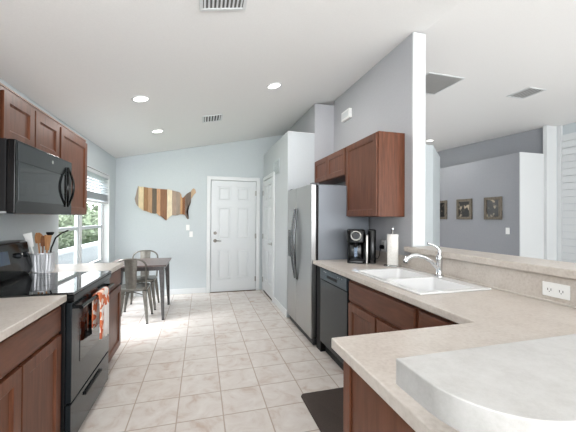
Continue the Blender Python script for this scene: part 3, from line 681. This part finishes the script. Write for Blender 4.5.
px_, py_ = 1.695, 2.45
ph = thing('paper_towel_holder', 'chrome paper towel holder on the counter beside the sink', 'holder', (px_, py_, .9145))
MB().lathe([(.078, 0), (.08, .004), (.08, .012), (.074, .018), (.02, .02)], (px_, py_, .9145), 32).build('base', chrome, parent=ph)
MB().lathe([(.006, .0205), (.006, .325), (.009, .33), (.013, .342), (.013, .352), (.008, .362), (.002, .365)], (px_, py_, .9145), 16).build('pole', chrome, parent=ph)
mb = MB(); n = 36; mb.rings([[(px_+r*math.cos(2*math.pi*k/n), py_+r*math.sin(2*math.pi*k/n), z) for k in range(n)] for r, z in ((.020, .9365), (.0485, .9365), (.049, .94), (.049, 1.208), (.0485, 1.212), (.020, 1.212))], closed=True, cap=False)
tag(mb.build('paper_towel_roll', paper_m), 'white paper towel roll standing on the chrome holder', 'paper towels')

# outlet on the backsplash (three gang)
oo = thing('outlet_plate', 'white outlet and switch plate on the beige backsplash at right', 'outlet', (1.80, 1.17, .945))
MB().box(1.7945, 1.8005, 1.105, 1.235, .945, 1.02).build('cover_plate', plastic_w, parent=oo, bevel=.0025)
for y in (1.142, 1.198):
    so_ = MB().box(1.7925, 1.7943, y-.021, y+.021, .966, .998).build('socket', plastic_w, parent=oo, bevel=.0008)
    mb = MB(); [mb.box(1.7919, 1.7924, y+d-.0015, y+d+.0015, .977, .989) for d in (-.008, .008)]; mb.cyl((1.7924, y, .972), (1.7919, y, .972), .0025, n=8); mb.build('slots', M('slot_dark', '#3A3A3A', .6), parent=so_)

# floor mat
mb = MB(); rbox(mb, .735, 1.16, 1.30, 2.235, .001, .019, .03)
tag(mb.build('floor_mat', mat_m), 'dark brown anti-fatigue mat on the tile in front of the sink', 'mat')

# ------------------------------------------------------------------ table and chairs
TX0, TX1, TY0, TY1, TZ = -1.20, -.445, 4.35, 5.125, .728
tb = local('dining_table', 'small square metal table with two chairs under the window', 'table', (0, 0, 0))
BASE[tb.name] = Vector((0, 0, 0)); tb.location = ((TX0+TX1)/2, (TY0+TY1)/2, 0); BASE[tb.name] = Vector(tb.location)
MB().box(TX0, TX1, TY0, TY1, TZ-.022, TZ).build('tabletop', table_m, parent=tb, bevel=.005)
mb = MB(); mb.plate([TX0+.03, TX0+.045, TX1-.045, TX1-.03], [TY0+.03, TY0+.045, TY1-.045, TY1-.03], lambda i, j: not (i == 1 and j == 1), TZ-.075, TZ-.0225, XY); mb.build('apron', gun_dk, parent=tb, bevel=.002)
for sx in (0, 1):
    for sy in (0, 1):
        tx, ty = (TX0+.06, TX1-.06)[sx], (TY0+.06, TY1-.06)[sy]; bx_, by_ = (TX0+.035, TX1-.035)[sx], (TY0+.025, TY1-.015)[sy]
        a, b = .032, .016; mb = MB()
        mb.hexa([(bx_-b, by_-b, .012), (bx_+b, by_-b, .012), (bx_+b, by_+b, .012), (bx_-b, by_+b, .012), (tx-a, ty-a, TZ-.0755), (tx+a, ty-a, TZ-.0755), (tx+a, ty+a, TZ-.0755), (tx-a, ty+a, TZ-.0755)])
        lg = mb.build('leg', gun_dk, parent=tb, bevel=.004)
        MB().cyl((bx_, by_, .0005), (bx_, by_, .0115), .019, .017, n=12).build('foot_cap', blackm, parent=lg)
def make_chair(label, loc, rz, metal):
    c = local('metal_chair', label, 'chair', loc, 'metal chairs at the dining table', rz)      # faces +y, back at -y
    S = .175; h = .445
    mb = MB()
    def sq(w, d, z, rad=.05, n=5):
        P = []
        for cx, cy, st in ((w-rad, d-rad, 0), (-w+rad, d-rad, 90), (-w+rad, -d+rad, 180), (w-rad, -d+rad, 270)):
            for k in range(n+1): t = math.radians(st+90*k/n); P.append((cx+rad*math.cos(t), cy+rad*math.sin(t), z))
        return P
    mb.rings([sq(.178, .178, h-.035), sq(.18, .18, h-.012), sq(.174, .174, h), sq(.145, .145, h-.004), sq(.05, .05, h-.007, .03)])
    mb.build('seat', metal, parent=c)
    for sx in (-1, 1):
        for sy in (-1, 1):
            tx, ty, bx_, by_ = sx*.155, sy*.150, sx*.20, (.195 if sy > 0 else -.215)
            a, b = .026, .013; mb = MB()
            mb.hexa([(bx_-b, by_-b, .012), (bx_+b, by_-b, .012), (bx_+b, by_+b, .012), (bx_-b, by_+b, .012), (tx-a, ty-a, h-.036), (tx+a, ty-a, h-.036), (tx+a, ty+a, h-.036), (tx-a, ty+a, h-.036)])
            lg = mb.build('leg', metal, parent=c, bevel=.006)
            MB().cyl((bx_, by_, .0005), (bx_, by_, .0115), .016, .014, n=12).build('foot_cap', blackm, parent=lg)
    mb = MB(); mb.tube([(-.165, -.165, .35), (0, 0, .375), (.165, .165, .35)], .006, 8); mb.tube([(-.165, .165, .35), (0, .002, .362), (.165, -.165, .35)], .006, 8); mb.build('cross_brace', metal, parent=c)
    pts = [(-.172, -.16, h-.02), (-.18, -.185, h+.12), (-.182, -.20, h+.26)]
    for k in range(1, 12):
        a = math.pi - math.pi*k/12; pts.append((.182*math.copysign(abs(math.cos(a))**.75, math.cos(a)), -.20-.025*math.sin(a), h+.26+.125*math.sin(a)**.8))
    pts += [(.182, -.20, h+.26), (.18, -.185, h+.12), (.172, -.16, h-.02)]
    MB().tube(pts, .0115, 12).build('back_frame', metal, parent=c)
    mb = MB(); R = []
    for k in range(9):
        t = k/8; z = h-.004+.378*t; y = -.176-.043*t**.8; wv = .060+.016*t; bow = .012
        R.append([(-wv, y+bow, z), (-wv*.5, y+.002, z), (0, y-.001, z), (wv*.5, y+.002, z), (wv, y+bow, z), (wv, y+bow+.004, z), (wv*.5, y+.006, z), (0, y+.003, z), (-wv*.5, y+.006, z), (-wv, y+bow+.004, z)])
    mb.rings(R); mb.build('splat', metal, parent=c)
    return c
ch = make_chair('gunmetal chair on the near side of the table, its back to the camera', (-.855, 4.475, 0), 0, gun)
dup(ch, (-.845, 5.06, 0), 'gunmetal chair at the far side of the table, facing the camera', rz=math.pi)

# ------------------------------------------------------------------ wood map on far wall
out = [(60, 55), (75, 62), (90, 60), (130, 66), (200, 72), (262, 75), (270, 70), (280, 76), (300, 80), (322, 86), (345, 90), (358, 96), (366, 108), (370, 128), (378, 136), (388, 128), (398, 114), (412, 100), (436, 92), (447, 68), (460, 60), (474, 72), (477, 92), (462, 108), (455, 118), (448, 132), (438, 146), (440, 166), (434, 184), (424, 206), (410, 228), (404, 244), (414, 262), (424, 286), (424, 296), (414, 298), (404, 284), (396, 268), (384, 262), (362, 260), (342, 268), (322, 270), (302, 268), (284, 280), (266, 300), (258, 308), (246, 300), (234, 280), (222, 278), (206, 272), (192, 256), (176, 258), (150, 254), (118, 240), (96, 236), (72, 218), (54, 200), (44, 184), (40, 166), (36, 150), (44, 120), (50, 90), (54, 72)]
def to_wall(u, v): return (-1.097 + (u-36)*(1.0/441)*1.0, 1.883 - (v-60)*.00233)
poly = [to_wall(u, v) for u, v in out]
def clip(P, k, lim, keep_less):
    O_ = []
    for i in range(len(P)):
        a, b = P[i], P[(i+1) % len(P)]; ia = (a[k] < lim) == keep_less; ib = (b[k] < lim) == keep_less
        if ia: O_.append(a)
        if ia != ib: t = (lim-a[k])/(b[k]-a[k]); O_.append((a[0]+t*(b[0]-a[0]), a[1]+t*(b[1]-a[1])))
    return O_
pcols = ['#8F8276', '#CDBB98', '#8C6A4A', '#A58566', '#5B5145', '#B08A68', '#7F5B42', '#D3C5AA', '#9C8878', '#8E8074', '#AE8860', '#7A4E30', '#6A5C52', '#B49A7E']
pm = [noise_mat('plank_tone', [(.3, c), (.7, '#%02X%02X%02X' % tuple(min(255, int(int(c[i:i+2], 16)*1.18)) for i in (1, 3, 5)))], (30, 30, 3), 3, 5, .7) for c in pcols]
cuts = [36, 62, 98, 128, 158, 190, 216, 264, 300, 330, 360, 376, 396, 440, 480]
mb = MB()
for i in range(len(cuts)-1):
    a = to_wall(cuts[i], 0)[0]+.0008; b = to_wall(cuts[i+1], 0)[0]-.0008
    P = clip(clip(poly, 0, a, False), 0, b, True)
    if len(P) > 2:
        tri = bmesh.new(); vs = [tri.verts.new((p[0], p[1], 0)) for p in P]
        cl = []
        for p in P:
            if not cl or (abs(p[0]-cl[-1][0])+abs(p[1]-cl[-1][1])) > 1e-5: cl.append(p)
        tri.free(); th_ = .018+.006*((i*7) % 3)/2
        mb.prism(cl, FW-.002, FW-.002-th_, XZ, mi=i)
bmesh.ops.triangulate(mb.bm, faces=[f for f in mb.bm.faces if len(f.verts) > 4])
tag(mb.build('wall_map', pm, smooth=False), 'map-shaped wall art of vertical reclaimed wood planks on the far wall', 'wall art')

def wswitch(label, x, z, y=FW, grp='far wall switches', hgt=.10, wid=.06):
    t = thing('light_switch', label, 'switch', (x, y, z-hgt/2), grp)
    MB().box(x-wid/2, x+wid/2, y-.007, y-.001, z-hgt/2, z+hgt/2).build('cover_plate', plastic_w, parent=t, bevel=.002)
    MB().box(x-.012, x+.012, y-.011, y-.0075, z-.028, z+.028).build('rocker', plastic_w, parent=t, bevel=.001)
wswitch('small white light switch below the wooden map, upper of two', -.232, 1.18)
wswitch('small white light switch left of the door handle, lower of two', -.175, 1.06)

# ------------------------------------------------------------------ ceiling fittings
def ceil_light(x, y, label, r=.085):
    flat = x > RIDGE; z = CF if flat else CZ(x); sl_ = 0 if flat else -math.atan(.2135)
    t = local('ceiling_light', label, 'light', (x, y, z-.001), 'recessed ceiling lights'); t.rotation_euler = (0, sl_, 0)
    MB().lathe([(r*.78, -.001), (r*.80, -.008), (r, -.008), (r*1.02, -.001)], (0, 0, 0), 36, cap=False).build('trim_ring', white_m, parent=t)
    MB().lathe([(r*.79, -.002), (r*.5, -.004), (.002, -.0045)], (0, 0, 0), 36).build('lens', lamp_m, parent=t)
    l = bpy.data.lights.new('lamp_glow', 'AREA'); l.shape = 'DISK'; l.size = .12; l.energy = 9; l.color = (1, .98, .95); lo = bpy.data.objects.new('lamp_glow', l); COL.objects.link(lo); lo.parent = t; lo.location = (0, 0, -.012)
ceil_light(-.585, 3.30, 'round recessed ceiling light above the range')
ceil_light(.76, 3.28, 'round recessed ceiling light in front of the refrigerator')
ceil_light(-.58, 4.47, 'round recessed ceiling light above the dining table, farthest and smallest')
ceil_light(4.78, 5.57, 'round recessed ceiling light in the other room behind the white post')
def vent(x, y, wx, wy, label, n=9, dark='#6A6A69', grille=False, fr_=.02):
    flat = x > RIDGE; z = CF if flat else CZ(x); sl_ = 0 if flat else -math.atan(.2135)
    t = local('ceiling_vent', label, 'vent', (x, y, z-.001), 'ceiling vents'); t.rotation_euler = (0, sl_, 0)
    MB().box(-wx/2+.002, wx/2-.002, -wy/2+.002, wy/2-.002, -.0035, -.0005).build('backing', M('vent_dark', dark, .8), parent=t)
    mb = MB(); mb.plate([-wx/2, -wx/2+fr_, wx/2-fr_, wx/2], [-wy/2, -wy/2+fr_, wy/2-fr_, wy/2], lambda i, j: not (i == 1 and j == 1), -.010, -.0006, XY); mb.build('frame', white_m, parent=t, bevel=.001)
    mb = MB(); W = wx-2*fr_
    for k in range(n):
        u = -W/2+W*(k+.5)/n; d = W/n*.28
        mb.hexa([(u-d, -wy/2+fr_, -.010), (u-d+.002, -wy/2+fr_, -.010), (u-d+.002, wy/2-fr_, -.010), (u-d, wy/2-fr_, -.010), (u+d-.002, -wy/2+fr_, -.0038), (u+d, -wy/2+fr_, -.0038), (u+d, wy/2-fr_, -.0038), (u+d-.002, wy/2-fr_, -.0038)])
    mb.build('louvres', white_m if not grille else M('grille_grey', '#BDBDBB', .6), parent=t, smooth=False)
    return t
vent(.13, 4.18, .26, .27, 'small white ceiling vent between the three round lights', 6, '#4C4C4B')
vent(.12, 1.885, .29, .18, 'white ceiling vent at the top edge of the photo', 10)
vent(2.80, 3.235, .53, .52, 'large square grey return grille on the ceiling right of the post', 24, '#CFCFCD', True)
vent(4.21, 3.10, .30, .32, 'white ceiling vent at upper right over the other room', 5, '#A8A8A6')

# wall vent above pantry door, chime box on kitchen wall
t = thing('wall_vent', 'small white vent high on the wall above the pantry door', 'vent', (1.137, 4.69, 2.03))
MB().plate([4.50, 4.52, 4.86, 4.88], [2.045, 2.065, 2.245, 2.265], lambda i, j: not (i == 1 and j == 1), 1.125, 1.1365, YZ).build('frame', wall_m, parent=t, bevel=.001)
mb = MB()
for k in range(9): z = 2.075+.0205*k; mb.hexa([(1.127, 4.52, z), (1.1365, 4.52, z+.003), (1.1365, 4.86, z+.003), (1.127, 4.86, z), (1.127, 4.52, z+.016), (1.1365, 4.52, z+.018), (1.1365, 4.86, z+.018), (1.127, 4.86, z+.016)])
mb.build('louvres', wall_m, parent=t, smooth=False)
cb = thing('door_chime', 'small white door chime box high on the wall over the cabinets', 'chime', (KW, 3.6, 2.63))
MB().box(KW-.045, KW-.001, 3.50, 3.72, 2.635, 2.755).build('cover', plastic_w, parent=cb, bevel=.006)
MB().box(KW-.0465, KW-.0452, 3.52, 3.70, 2.66, 2.73).build('front_panel', white_m, parent=cb)

# ------------------------------------------------------------------ pictures on partition wall
pf = noise_mat('rustic_frame', [(.3, '#4C453C'), (.7, '#7B7264')], (3, 30, 3), 5, 5, .7)
def art(seed):
    m = M('abstract_photo', '#333333', .3); n, l, b = nodes(m); tc = n.new('ShaderNodeTexCoord'); mp = n.new('ShaderNodeMapping'); mp.inputs['Location'].default_value = (seed, seed*2, 0)
    nz = n.new('ShaderNodeTexNoise'); nz.inputs['Scale'].default_value = 9; nz.inputs['Detail'].default_value = 3; r = n.new('ShaderNodeValToRGB'); e = r.color_ramp.elements; e.new(.5)
    for el, (p, c) in zip(e, [(.46, '#100E0C'), (.56, '#2B2620'), (.64, '#A89A84')]): el.position = p; el.color = lin(c)
    l.new(tc.outputs['Object'], mp.inputs[0]); l.new(mp.outputs[0], nz.inputs['Vector']); l.new(nz.outputs[0], r.inputs[0]); l.new(r.outputs[0], b.inputs['Base Color']); return m
PX = 5.43
def picture(y0, y1, z0, z1, label, sd):
    t = thing('picture_frame', label, 'picture', (PX, (y0+y1)/2, z0), 'framed pictures in the other room')
    w_ = .055
    MB().plate([y0, y0+w_, y1-w_, y1], [z0, z0+w_, z1-w_, z1], lambda i, j: not (i == 1 and j == 1), PX-.035, PX-.001, YZ).build('frame', pf, parent=t, bevel=.004)
    MB().box(PX-.02, PX-.002, y0+w_-.001, y1-w_+.001, z0+w_-.001, z1-w_+.001).build('picture', art(sd), parent=t)
sc_ = 5.43/4.951
for (a, b, lab, sd) in ((5.257, 5.60, 'square dark picture in rustic frame, leftmost, partly behind the white post wall', 1.3), (4.643, 4.997, 'square dark picture in rustic frame, middle of three', 4.1), (4.04, 4.376, 'square dark picture in rustic frame, rightmost and nearest the light switch', 7.7)):
    picture(a*sc_, b*sc_, 1.354+(.0)*sc_, 1.354+.395*sc_, lab, sd)
t = thing('light_switch', 'white light switch on the grey partition right of the pictures', 'switch', (PX, 4.33, 1.08))
MB().box(PX-.008, PX-.001, 4.29, 4.365, 1.085, 1.205).build('cover_plate', plastic_w, parent=t, bevel=.002)
MB().box(PX-.012, PX-.0085, 4.31, 4.34, 1.115, 1.18).build('rocker', plastic_w, parent=t, bevel=.001)
